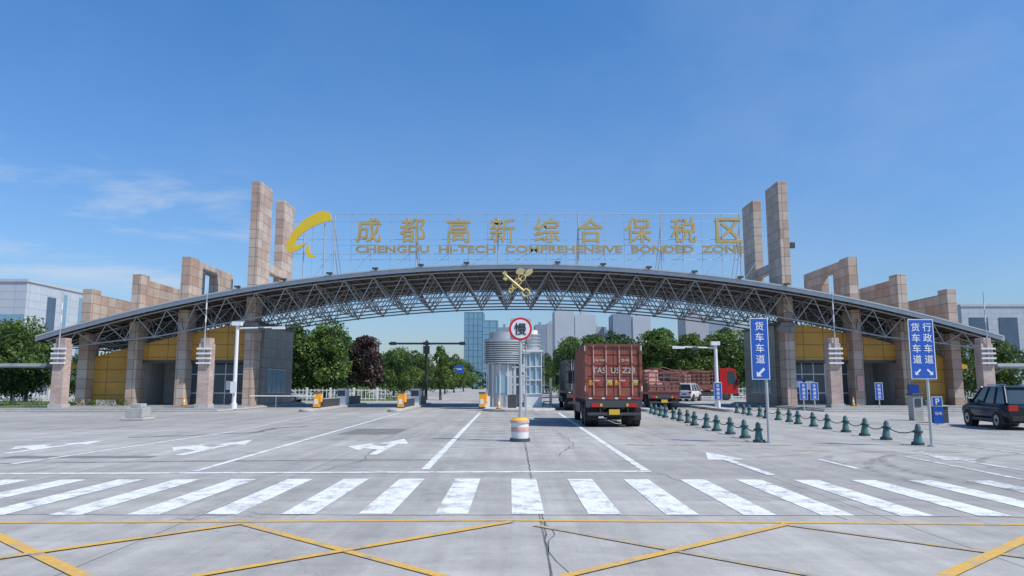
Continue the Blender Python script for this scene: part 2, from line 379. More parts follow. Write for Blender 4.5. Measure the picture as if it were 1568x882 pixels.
# ---------------------------------------------------------------- gate canopy
XC=.6; HALF=36.8
def arch(u): return 11.0-5.55*(u/HALF)**2
gate=empty('gate_canopy')
Y0,Y1=56.3,69.2
g=MB(); N=64
for i in range(N):
    ua=-HALF+2*HALF*i/N; ub=-HALF+2*HALF*(i+1)/N; za,zb=arch(ua),arch(ub); xa,xb=XC+ua,XC+ub
    g.add([(xa,Y0,za),(xb,Y0,zb),(xb,Y1,zb),(xa,Y1,za)],[(0,1,2,3)],FASCIA)
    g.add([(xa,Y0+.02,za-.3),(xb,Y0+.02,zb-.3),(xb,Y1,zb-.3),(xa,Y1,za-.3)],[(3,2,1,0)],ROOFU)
    g.add([(xa,Y0,za-.34),(xb,Y0,zb-.34),(xb,Y0,zb),(xa,Y0,za)],[(0,1,2,3)],FASCIA)
    g.add([(xa,Y1,za-.34),(xb,Y1,zb-.34),(xb,Y1,zb),(xa,Y1,za)],[(3,2,1,0)],FASCIA)
    g.add([(xa,Y0-.12,za-.05),(xb,Y0-.12,zb-.05),(xb,Y0-.12,zb+.05),(xa,Y0-.12,za+.05),(xa,Y0-.003,za-.05),(xb,Y0-.003,zb-.05),(xb,Y0-.003,zb+.05),(xa,Y0-.003,za+.05)],
      [(0,1,2,3),(3,2,6,7),(0,4,5,1)],LGREY)
    g.box(xa-.05,xa+.05,Y0+.1,Y1-.1,za-.42,za-.305,DGREY)
for s in(-1,1):
    x=XC+s*HALF; z=arch(HALF); g.box(x,x+s*.1,Y0,Y1,z-.36,z+.02,FASCIA)
g.obj('roof',gate)
g=MB(); nb=32; du=2*(HALF-.5)/nb; ys=[56.7,59.2,61.7,64.2,66.7,69.0]
T=[[Vector((XC-HALF+.5+du*i,y,arch(-HALF+.5+du*i)-.45)) for y in ys] for i in range(nb+1)]
def dep(u): return .7+1.25*min(1,max(0,(HALF-abs(u))/9))
B=[]
for i in range(nb):
    u=-HALF+.5+du*(i+.5); B.append([Vector((XC+u,(ys[j]+ys[j+1])/2-(.6 if j==0 else 0),arch(u)-.35-dep(u))) for j in range(5)])
r1,r2=.06,.042
for i in range(nb+1):
    for j in range(6):
        if i<nb: g.cyl(T[i][j],T[i+1][j],r1,n=6,mat=TRUSS,caps=False)
        if j<5: g.cyl(T[i][j],T[i][j+1],r2,n=5,mat=TRUSS,caps=False)
for i in range(nb):
    for j in range(5):
        for (a,c) in((i,j),(i+1,j),(i,j+1),(i+1,j+1)): g.cyl(T[a][c],B[i][j],r2,n=5,mat=TRUSS,caps=False)
        if i<nb-1: g.cyl(B[i][j],B[i+1][j],r1,n=6,mat=TRUSS,caps=False)
        if j<4: g.cyl(B[i][j],B[i][j+1],r2,n=5,mat=TRUSS,caps=False)
        p=B[i][j]; g.cyl(p-Vector((0,0,.09)),p+Vector((0,0,.09)),.09,n=6,mat=TRUSS)
g.obj('space_frame_truss',gate)
g=MB()
for x in (-21,-17.5,-14,-10.5,-7,-3.5,3.5,7,10.5,14,17.5,21):
    z=arch(x-XC); g.box(x-.05,x+.05,56.1,56.5,z+.02,z+.14,DGREY); g.box(x-.22,x+.22,55.95,56.15,z+.08,z+.22,DGREY)
g.obj('edge_floodlights',gate)
g=MB()
FU=[34.5,30.6,26.75,21.4]; FT=[9.4,10.6,12.0]
for s in(-1,1):
    for k,u in enumerate(FU):
        x=XC+s*u-.375; x1=x+.75; top=arch(u)
        g.box(x,x1,58.6,60.2,.2,top-.35,STONE)
        if k<2: g.box(x,x1,58.6,59.9,top-.2,FT[k],STONE); g.box(x+.04,x1-.04,59.9,67.8,top-.2,FT[k]-.35,STONE)
        elif k==2:
            g.box(x,x1,58.6,60.2,top-.2,FT[2],STONE); g.box(x+.04,x1-.04,60.2,61.6,top-.2,FT[2]-.1,STONE)
            g.box(x+.04,x1-.04,61.6,64.0,top-.2,top+.75,STONE); g.box(x+.04,x1-.04,61.6,64.0,11.2,FT[2]-.1,STONE); g.box(x+.04,x1-.04,64.0,67.8,top-.2,FT[2]-.1,STONE)
        else:
            g.box(x,x1,58.6,61.6,top-.2,18.25,STONE); g.box(x,x1,64.9,68.0,top-.2,18.25,STONE)
            g.box(x+.05,x1-.05,61.6,64.9,top-.2,top+.9,STONE); g.box(x+.05,x1-.05,61.6,64.9,11.2,11.9,STONE)
g.obj('stone_fins',gate,bevel=.02)

# ---------------------------------------------------------------- gatehouses
def gatehouse(s):
    e=empty('gatehouse')
    X=lambda u:XC+s*u
    g=MB()
    g.box(X(20.2),X(40),50,71,0,.13,KERB); g.box(X(20.4),X(39.8),50.2,70.8,.13,.2,PAVE)
    g.obj('base',e,bevel=.03)
    g=MB()
    g.box(X(20.75),X(21.02),60.2,68.2,.2,6.6,GREYST)
    g.box(X(20.7),X(21.85),58.4,58.597,5.9,6.7,GREYST)
    g.box(X(20.6),X(21.1),58.5,68.3,6.6,6.8,DGREY)
    def band(ua,ub,z0,mat,y=59.7,n=6):
        for i in range(n):
            a=ua+(ub-ua)*i/n; b_=ua+(ub-ua)*(i+1)/n
            ta,tb=min(6.6,arch(a)-2.2),min(6.6,arch(b_)-2.2)
            bt=[(X(a),y,z0),(X(b_),y,z0),(X(b_),y+.25,z0),(X(a),y+.25,z0)]; tp=[(X(a),y,ta),(X(b_),y,tb),(X(b_),y+.25,tb),(X(a),y+.25,ta)]
            g.hexa(bt,tp,mat)
    band(21.78,26.37,3.75,OCHRE); band(27.13,30.22,3.75,OCHRE); band(30.98,34.12,.2,OCHRE)
    band(34.88,36.4,3.1,OCHRE,60.4,3)
    g.box(X(21.78),X(26.37),59.6,59.95,3.5,3.75,DGREY); g.box(X(27.13),X(30.22),59.6,59.95,3.55,3.75,DGREY)
    g.box(X(21.02),X(34.8),67.6,68.2,.2,4.2,GREYST)
    g.box(X(34.3),X(34.7),60.2,67.6,.2,4.0,STONE)
    g.box(X(27.0),X(27.13),60.2,63.5,.2,3.7,CONC); g.box(X(30.22),X(30.35),60.2,63.5,.2,3.7,CONC); g.box(X(27.0),X(30.35),63.5,63.7,.2,3.7,CONC)
    g.box(X(27.13),X(30.22),59.98,63.5,3.6,3.72,WHITE); g.box(X(28.2),X(29.2),63.44,63.497,.2,2.4,DGREY)
    g.obj('walls',e)
    g=MB()
    for a in range(5):
        ua=21.78+.918*a; g.box(X(ua),X(ua+.07),59.9,60.0,.2,3.5,LGREY)
        g.box(X(ua+.07),X(ua+.918),59.93,59.96,.3,3.42,GLASS)
    for z in(.2,1.1,2.6): g.box(X(21.8),X(26.36),59.88,59.9,z,z+.08,LGREY)
    for k in range(4):
        y=61.3+k*1.2; g.box(X(20.7),X(20.748),y+.05,y+1.1,1.2,3.0,GLASSB)
    g.box(X(20.66),X(20.747),61.2,66.2,3.02,3.12,LGREY); g.box(X(20.66),X(20.747),61.2,66.2,1.08,1.18,LGREY)
    g.obj('windows',e)
    g=MB()
    if s>0:
        g.box(X(22.1),X(22.7),59.7,59.76,1.2,2.3,BLUE); g.box(X(22.15),X(22.65),59.69,59.698,1.6,2.1,WHITE)
        g.box(X(26.5),X(27.0),58.5,58.56,1.3,2.5,PK); g.box(X(30.5),X(31.3),58.45,58.52,1.1,1.8,BLUE)
    g.box(X(22.9),X(23.5),59.7,59.76,1.4,2.1,WHITE); g.box(X(24.7),X(25.6),59.3,59.65,.2,1.0,WHITE); g.box(X(24.85),X(25.45),59.27,59.298,.35,.9,DGREY)
    g.box(X(31.8),X(33.2),58.6,59.1,.2,.62,CONC)
    g.obj('notice_boards',e)
    return e
gatehouse(-1); gatehouse(1)

# ---------------------------------------------------------------- rooftop sign
sg=empty('rooftop_lettering')
for ch,x in zip('成都高新综合保税区',[-11.25,-7.8,-4.2,-.77,2.73,6.16,9.9,13.45,17.0]):
    text('character',ch,x,56.95,13.8,2.0,GOLD,sg,.12,.012)
o=text('english_line','CHENGDU  HI-TECH  COMPREHENSIVE  BONDED  ZONE',2.95,56.95,12.3,.56,GOLD2,sg,.08,.03)
co_=np.zeros(len(o.data.vertices)*3); o.data.vertices.foreach_get('co',co_); co_=co_.reshape(-1,3)
if len(co_): co_[:,0]*=30.4/(co_[:,0].max()-co_[:,0].min()); o.data.vertices.foreach_set('co',co_.ravel())
g=MB()
for x in(-13.95,-7.5,-1.1,5.2,11.7,17.9):
    z=arch(x-XC)-.02; g.cyl((x,57.1,z),(x,57.1,15.2),.05,n=6,mat=LGREY); g.cyl((x,57.1,14.2),(x,60,z+.1),.035,n=5,mat=LGREY); g.cyl((x,57.1,12.6),(x,58.8,z+.1),.03,n=5,mat=LGREY)
for i in range(24):
    x=-17.2+i*1.53; z=arch(x-XC)-.02; g.cyl((x,57.12,z),(x,57.12,15.15 if x>-14 else 14.6),.018,n=4,mat=LGREY)
    if i%2: g.cyl((x,57.1,z),(x+1.53,57.1,11.95),.025,n=4,mat=LGREY)
for z,xa in((15.15,-14),(14.55,-17.2),(13.1,-17.2),(12.65,-14),(11.95,-17.2),(11.5,-15)):
    g.cyl((xa,57.08,z),(17.95,57.08,z),.026 if z<15 else .032,n=4,mat=LGREY)
g.obj('frame',sg)
lg=[(-14.1,14.62),(-14.36,15.24),(-14.92,15.37),(-15.64,15.08),(-16.4,14.57),(-17.02,13.9),(-17.43,13.19),(-17.66,12.52),(-17.53,12.16),(-17.22,12.0),(-16.71,12.21),(-16.25,12.62),(-16.05,12.8),(-16.45,12.72),(-16.81,12.57),(-16.97,12.72),(-16.76,13.19),(-16.35,13.6),(-15.69,14.06),(-14.87,14.42)]
g=MB(); g.ext([(x,56.8,z) for x,z in lg],(0,.15,0),LOGOY)
g.ext([(x,56.8,z) for x,z in[(-16.05,12.52),(-15.84,12.62),(-15.84,12.16),(-15.59,11.85),(-15.28,11.75),(-15.48,11.6),(-15.94,11.7),(-16.1,12.06)]],(0,.15,0),LOGOY)
g.cyl((-14.7,57,10.3),(-14.7,57,14.4),.05,n=5,mat=LGREY); g.cyl((-16.3,57,10.1),(-16.3,57,13.5),.05,n=5,mat=LGREY)
g.obj('swoosh_logo',sg)
# customs emblem (crossed key and caduceus)
em=MB(Matrix.Translation((.35,56.05,9.45))@Matrix.Scale(1.12,4))
def tor(cx,cz,r,t,mat=EMBL,n=14):
    for i in range(n):
        a=2*math.pi*i/n;b_=2*math.pi*(i+1)/n
        em.cyl((cx+r*math.cos(a),0,cz+r*math.sin(a)),(cx+r*math.cos(b_),0,cz+r*math.sin(b_)),t,n=5,mat=mat)
em.cyl((-.75,0,.6),(.5,0,-.5),.085,n=8,mat=EMBL); tor(.62,-.62,.25,.08)
em.ext([(-.95,-.06,.35),(-.72,-.06,.2),(-.5,-.06,.42),(-.7,-.06,.6)],(0,.12,0),EMBL); em.ext([(-1.0,-.06,.75),(-.8,-.06,.55),(-.62,-.06,.72),(-.8,-.06,.9)],(0,.12,0),EMBL)
em.cyl((.55,.05,.72),(-.6,.05,-.72),.06,n=8,mat=EMBL)
for k in range(4):
    f=k/3; cx=.36-.75*f; cz=.44-.9*f; tor(cx,cz,.24-.035*k,.055)
em.ext([(.5,0,.72),(.75,0,1.02),(1.1,0,1.05),(1.12,0,.82),(.98,0,.66),(.7,0,.5)],(0,.08,0),EMBL); em.ext([(-.05,0,.72),(.0,0,.98),(.3,0,1.12),(.62,0,.98),(.55,0,.68),(.25,0,.62)],(0,.08,0),EMBL)
em.cyl((.62,0,.86),(.64,0,.86),.14,n=12,mat=EMBL)
em.obj('customs_emblem')

# ---------------------------------------------------------------- central island, booth, barriers
def island(x0,x1,y0,y1,name='traffic_island',h=.18):
    g=MB(); n=8; cx=(x0+x1)/2; hw=(x1-x0)/2; P=[]
    for i in range(n+1):
        a=math.pi+math.pi*i/n; P.append((cx+hw*math.cos(a),y0+hw+hw*math.sin(a),0))
    P+=[(x1,y1,0),(x0,y1,0)]
    g.ext(P,(0,0,h),KERB); return g.obj(name,bevel=.03)
island(-2.0,3.0,49.5,70)
for x in(-7.8,-13.7): island(x-.5,x+.5,49.5,68)
island(8.9,9.6,50,68); island(14.2,15.3,50,68)
b=empty('guard_booth')
g=MB()
g.cyl((-.6,56,.18),(-.6,56,3.3),1.15,n=24,mat=LGREY)
for k in range(10): g.cyl((-.6,56,3.35+.16*k),(-.6,56,3.44+.16*k),1.5,n=28,mat=LGREY); g.cyl((-.6,56,3.44+.16*k),(-.6,56,3.51+.16*k),1.4,n=28,mat=DGREY)
g.cyl((-.6,56,4.95),(-.6,56,5.2),1.5,n=28,mat=LGREY); g.cyl((-.6,56,5.2),(-.6,56,5.7),1.1,n=24,mat=LGREY)
for k in range(14):
    a=2*math.pi*k/14; g.cyl((-.6+1.3*math.cos(a),56+1.3*math.sin(a),.2),(-.6+1.3*math.cos(a),56+1.3*math.sin(a),3.35),.04,n=6,mat=WHITE)
g.box(-1.2,-.2,54.8,54.86,1.2,2.4,GLASSB)
g.obj('ribbed_drum',b)
g=MB()
g.box(.9,2.2,55,58.5,.18,1.1,WHITE); g.box(.95,2.15,55.05,58.4,1.1,4.2,GLASSB)
for x in(.88,1.3,1.74,2.16): g.box(x,x+.06,54.95,55.04,1.1,4.2,WHITE)
for z in(1.1,2.1,3.1,4.15): g.box(.88,2.22,54.93,55.03,z,z+.07,WHITE)
g.box(.8,2.3,54.8,58.6,4.22,4.35,WHITE); g.cyl((1.5,56.3,4.35),(1.5,56.3,5.9),.55,.45,n=16,mat=WHITE)
for k in range(5): g.cyl((1.5,56.3,4.5+.25*k),(1.5,56.3,4.58+.25*k),.68,n=16,mat=LGREY)
for i in range(6): g.box(2.3,2.9,54.9+.5*i,55.1+.5*i,.2+.3*i,.3+.3*i,LGREY)
g.box(2.9,2.94,54.8,58,.2,2.3,LGREY)
g.obj('glass_cabin',b)
g=MB(); 
g.box(-1.9,-1.55,52.5,53,.18,1.0,WHITE); g.box(-.3,.3,52.4,52.8,.18,1.1,DGREY); g.cyl((.9,52.6,.18),(.9,52.6,1.1),.05,n=8,mat=LGREY)
g.obj('equipment',b)
def barrier(x,y,d,L):
    e=empty('boom_barrier'); g=MB()
    g.box(x-.2,x+.2,y-.25,y+.25,.18,1.2,ORANGE); g.box(x-.23,x+.23,y-.28,y+.28,1.2,1.28,DGREY); g.box(x-.12,x+.12,y-.26,y-.252,.45,.8,WHITE)
    g.box(x-.25,x+.25,y-.3,y+.3,.18,.25,DGREY); g.cyl((x+.28,y,.6),(x+.28,y,1.15),.12,.1,n=10,mat=ORANGE)
    g.obj('cabinet',e,bevel=.02)
    if L:
        g=MB(); g.cyl((x,y-.34,1.0),(x+d*L,y-.34,1.02),.035,n=6,mat=WHITE); g.cyl((x+d*L*.6,y-.34,.1),(x+d*L*.6,y-.34,1.0),.02,n=5,mat=LGREY); g.obj('arm',e)
barrier(-13.7,52.5,-1,4.6); barrier(-7.8,52.5,-1,0); barrier(-2.1,52.5,-1,0); barrier(9.2,60,-1,0)
for x in(-7.8,-13.7):
    g=MB(); g.box(x-.35,x+.35,60,61.2,.18,1.5,WHITE); g.box(x-.3,x+.3,59.97,59.997,.9,1.35,GLASS); g.box(x-.42,x+.42,59.9,61.3,1.5,1.58,DGREY)
    g.obj('ticket_machine',bevel=.02)
    g=MB(); g.box(x-.12,x+.12,54,59,.18,.75,DGREY); g.box(x-.16,x+.16,53.9,59.1,.75,.82,LGREY); g.box(x-.12,x+.12,62,67,.18,.85,DGREY); g.obj('lane_guard_wall')

# ---------------------------------------------------------------- slow sign and crash drum
e=empty('slow_sign'); g=MB()
g.cyl((.27,23.7,.6),(.27,23.7,3.2),.05,n=10,mat=LGREY); g.cyl((.45,23.74,.6),(.45,23.74,3.0),.022,n=6,mat=LGREY)
for z in(1.75,2.0,2.3,2.75): g.box(.0,.58,23.68,23.72,z,z+.05,LGREY)
g.cyl((.27,23.66,3.54),(.27,23.63,3.54),.37,n=32,mat=REDP); g.cyl((.27,23.63,3.54),(.27,23.62,3.54),.3,n=32,mat=WHITE)
g.box(-.06,.6,23.67,23.69,3.2,3.88,LGREY)
g.obj('post_and_disc',e); text('character','慢',.27,23.61,3.54,.38,BLACKP,e,.004,.012)
g=MB()
g.cyl((.25,23.75,.0),(.25,23.75,.1),.33,.32,n=20,mat=DGREY); g.cyl((.25,23.75,.1),(.25,23.75,.3),.27,.28,n=20,mat=WHITE)
g.cyl((.25,23.75,.3),(.25,23.75,.45),.283,.285,n=20,mat=PK); g.cyl((.25,23.75,.45),(.25,23.75,.58),.28,.28,n=20,mat=WHITE); g.cyl((.25,23.75,.58),(.25,23.75,.66),.31,.3,n=20,mat=PK); g.cyl((.25,23.75,.66),(.25,23.75,.74),.3,.2,n=20,mat=YPL)
g.obj('crash_drum')

# ---------------------------------------------------------------- lane signs
def arrow2(g,cx,y,cz,s,d,mat):
    P=[(-.5,-.5),(.1,-.5),(-.1,-.3),(.5,.3),(.3,.5),(-.3,-.1),(-.5,.1)]
    pts=[(cx-d*p[0]*s,y,cz+p[1]*s) for p in P]
    if d>0: pts=pts[::-1]
    g.ext(pts,(0,.004,0),mat)
def lanesign(name,x,y,wd,z0,z1,cols,polex=None):
    e=empty(name); g=MB(); px=x if polex is None else polex
    g.cyl((px,y+.05,0),(px,y+.05,z1-.1),.045,n=12,mat=LGREY); g.cyl((px,y+.05,0),(px,y+.05,.05),.12,n=12,mat=LGREY)
    g.obj('post',e); g=MB()
    g.box(x-wd/2,x+wd/2,y-.02,y,z0,z1,WHITE); g.box(x-wd/2+.025,x+wd/2-.025,y-.026,y-.021,z0+.025,z1-.025,BLUE)
    g.box(x-wd/2+.06,x+wd/2-.06,y+.001,y+.02,z1-.4,z1-.35,LGREY)
    nc=len(cols); h=(z1-z0)
    for k,(t,d) in enumerate(cols):
        cx=x+(k-(nc-1)/2)*wd*.46
        if d: arrow2(g,cx,y-.031,z0+h*.12,wd*.42/nc*1.15,-d,WHITE)
        m=len(t); top=z1-.08; bot=z0+(h*.24 if d else .06); step=(top-bot)/m
        for i,ch in enumerate(t): text('glyph',ch,cx,y-.03,top-step*(i+.5),min(step*.8,wd*.8/nc),WHITE,e,.003,.01)
    g.obj('board',e); return e
lanesign('lane_sign',7.72,23.1,.56,1.93,3.84,[('货车车道',1)],7.9)
lanesign('lane_sign',12.0,21.7,.74,1.93,3.68,[('货车车道',1),('行政车道',-1)],12.12)
for x,y in((20.3,52),(21.05,52),(25.8,52.5),(14.2,51.5)): lanesign('small_lane_sign',x,y,.55,.75,1.95,[('车辆通道',0)])
e=empty('parking_sign'); g=MB(); g.cyl((19.1,33.7,0),(19.1,33.7,1.2),.03,n=8,mat=LGREY)
g.box(18.87,19.33,33.6,33.65,.82,1.25,WHITE); g.box(18.9,19.3,33.59,33.599,.85,1.22,BLUE); g.box(18.9,19.35,33.6,33.65,.05,.78,BLUE); g.obj('board',e)
text('letter','P',19.1,33.58,1.03,.28,WHITE,e,.004,.02); text('lettering','停车',19.12,33.59,.5,.16,WHITE,e,.004,.01)

# ---------------------------------------------------------------- bollards
bm=MB()
bm.cyl((0,0,0),(0,0,.08),.19,.18,n=14,mat=TEALD); bm.cyl((0,0,.08),(0,0,.36),.13,.09,n=14,mat=TEAL); bm.cyl((0,0,.36),(0,0,.42),.14,.14,n=14,mat=TEALD)
bm.cyl((0,0,.42),(0,0,.55),.09,.08,n=14,mat=TEAL); bm.cyl((0,0,.55),(0,0,.62),.08,.03,n=14,mat=TEALD)
bo=bm.obj('bollard'); bme=bo.data; first=True
def row(x0,y0,x1,y1,n):
    global first
    pts=[]
    for i in range(n):
        f=i/(n-1); p=(x0+(x1-x0)*f+random.uniform(-.08,.08),y0+(y1-y0)*f+random.uniform(-.1,.1),0); pts.append(p)
        if first: bo.location=p; first=False; o=bo
        else: o=bpy.data.objects.new('bollard',bme); sc.collection.objects.link(o); o.location=p
        o.rotation_euler=(random.uniform(-.06,.06),random.uniform(-.06,.06),random.uniform(0,3))
    g=MB()
    for a,c in zip(pts,pts[1:]):
        prev=None
        for k in range(7):
            f=k/6; q=(a[0]+(c[0]-a[0])*f,a[1]+(c[1]-a[1])*f,.45-.16*(1-(2*f-1)**2))
            if prev: g.cyl(prev,q,.018,n=5,mat=DGREY)
            prev=q
    g.obj('bollard_chain')
row(7.64,23.3,8.73,47,13); row(12.0,22.4,14.4,48,14)

# ---------------------------------------------------------------- poles
def campole(x,y,h,d,L,name='camera_pole'):
    e=empty(name); g=MB()
    g.cyl((x,y,.1),(x,y,h),.15,.12,n=12,mat=WHITE); g.cyl((x,y,.1),(x,y,.5),.22,.22,n=12,mat=WHITE)
    g.box(x-.35,x+.3,y-.2,y+.2,h-.0,h+.28,WHITE)
    g.cyl((x,y,h-.2),(x+d*L,y,h-.1),.06,.05,n=8,mat=WHITE)
    g.box(x+d*(L-.9),x+d*L,y-.1,y+.1,h-.25,h-.08,WHITE); g.box(x+d*(L-1.9),x+d*(L-1.5),y-.08,y+.08,h-.3,h-.12,DGREY)
    g.box(x-.2,x+.2,y-.3,y-.17,1.2,2,WHITE); g.obj('mast',e)
campole(-19.7,53,6.0,1,3.4); campole(15.1,55,4.7,-1,3.2)
def stonepillar(x,y):
    e=empty('lantern_pillar'); g=MB()
    g.box(x-.42,x+.42,y-.42,y+.42,.45,4.7,STONE2); g.box(x-.5,x+.5,y-.5,y+.5,.13,.45,KERB); g.box(x-.36,x+.36,y-.36,y+.36,4.7,5.1,STONE2)
    g.obj('pillar',e,bevel=.02); g=MB()
    for k in range(4): g.box(x-.5,x+.5,y-.6,y-.43,3.25+.34*k,3.37+.34*k,WHITE)
    g.cyl((x,y-.5,3.1),(x,y-.5,5.4),.05,n=8,mat=LGREY); g.cyl((x,y-.5,5.4),(x,y-.5,8.4),.035,n=6,mat=LGREY)
    for z in(6.2,7.1): g.cyl((x,y-.5,z),(x,y-.5,z+.5),.05,n=6,mat=WHITE)
    g.obj('lantern',e)
for x in(-32.1,-21.8,22.9,33.7): stonepillar(x,53)
e=empty('signal_gantry'); g=MB()
g.cyl((-10.6,92,0),(-10.6,92,7.3),.2,.15,n=8,mat=BLACKP); g.cyl((-15.3,92,6.9),(-5.9,92,6.9),.13,n=8,mat=BLACKP)
for x in(-15,-10.9,-6.4): g.box(x-.1,x+.6,91.7,91.95,6.7,7.1,BLACKP)
g.box(-11,-10.2,91.7,91.9,5.6,6.6,BLACKP); g.obj('mast',e)
e=empty('floodlight_mast'); g=MB(); g.cyl((34,92,0),(34,92,19.8),.22,.12,n=8,mat=DGREY)
g.cyl((33,92,19.6),(35.4,92,19.6),.06,n=6,mat=DGREY)
for x in(33,33.8,34.6,35.3): g.box(x-.3,x+.3,91.5,92,19.3 if x<34 else 18.9,19.6,DGREY)
g.obj('mast',e)
def streetlamp(x,y,h,d):
    g=MB(); g.cyl((x,y,0),(x,y,h),.09,.06,n=8,mat=LGREY); g.cyl((x,y,h),(x+d*1.8,y,h+.4),.04,n=6,mat=LGREY); g.box(x+d*1.6,x+d*2.4,y-.12,y+.12,h+.36,h+.46,LGREY); g.obj('street_lamp')
for y in(140,175,220,290): streetlamp(-17,y,9,1); streetlamp(6.,y,9,-1)
g=MB(); g.box(-19.6,-18.75,38.0,38.9,0.121,.62,CONC); g.box(-19.45,-18.9,38.15,38.75,.62,.82,CONC); g.box(-19.75,-18.6,37.85,39.05,0,.12,KERB); g.obj('concrete_block',bevel=.03)
g=MB(); g.box(20.1,20.6,37.5,38,0,1.25,CONC); g.box(20.05,20.65,37.45,38.05,1.25,1.35,DGREY); g.box(20.2,20.5,37.47,37.497,.7,1.1,GLASS); g.obj('control_cabinet',bevel=.02)
g=MB(); g.box(19.9,20.5,35.2,35.8,0,.75,DGREY); g.box(19.85,20.55,35.15,35.85,.75,.82,CONC); g.obj('utility_box',bevel=.02)
def cone(x,y,z=.2):
    g=MB(Matrix.Translation((x,y,z))); g.box(-.18,.18,-.18,.18,0,.04,BLACK); g.cyl((0,0,.04),(0,0,.3),.13,.08,n=12,mat=ORANGE); g.cyl((0,0,.3),(0,0,.48),.08,.055,n=12,mat=WHITE); g.cyl((0,0,.48),(0,0,.7),.055,.025,n=12,mat=ORANGE); g.obj('traffic_cone')
for p in((-25.2,57.5),(26,57),(-.9,50.6,.18)): cone(*p)

# ---------------------------------------------------------------- vehicles
def wheel(g,x,y,r,wd,alloy=True):
    g.cyl((x-wd/2,y,r),(x+wd/2,y,r),r,n=24,mat=BLACK)
    for s in(-1,1): g.cyl((x+s*(wd/2-.01),y,r),(x+s*(wd/2+.012),y,r),r*.6,n=16,mat=CHROME if alloy else DGREY); g.cyl((x+s*(wd/2),y,r),(x+s*(wd/2+.04),y,r),r*.2,n=10,mat=DGREY)
def cab(g,y,W,H,mat,z0=.75,L=2.1):
    hw=W/2
    P=[(-hw,y,z0),(-hw,y+L,z0),(-hw,y+L,z0+1.1),(-hw,y+L-.25,H-.15),(-hw,y+L-.5,H),(-hw,y,H)]
    g.ext(P,(W,0,0),mat)
    for s in(-1,1):
        x=s*(hw+.003); P=[(x,y+L*.42,z0+1.1),(x,y+L-.15,z0+1.1),(x,y+L-.4,H-.3),(x,y+L*.42,H-.3)]
        g.ext(P if s<0 else P[::-1],(s*.01,0,0),GLASS)
        g.box(s*(hw+.03),s*(hw+.25),y+L-.1,y+L+.05,z0+1.1,z0+1.8,BLACKP)
        g.box(s*(hw+.002),s*(hw+.02),y+.1,y+L*.3,z0+.2,z0+.3,BLACKP)
        g.box(s*(hw-.4),s*(hw-.1),y+L,y+L+.03,z0+.1,z0+.35,WHITE)
    P=[(-hw+.12,y+L+.003,z0+1.12),(hw-.12,y+L+.003,z0+1.12),(hw-.18,y+L-.24,H-.2),(-hw+.18,y+L-.24,H-.2)]
    g.ext(P,(0,.012,.003),GLASS); g.box(-hw+.3,hw-.3,y+L,y+L+.02,z0+.2,z0+.8,BLACKP); g.box(-hw,hw,y+L,y+L+.1,z0-.25,z0+.08,DGREY)
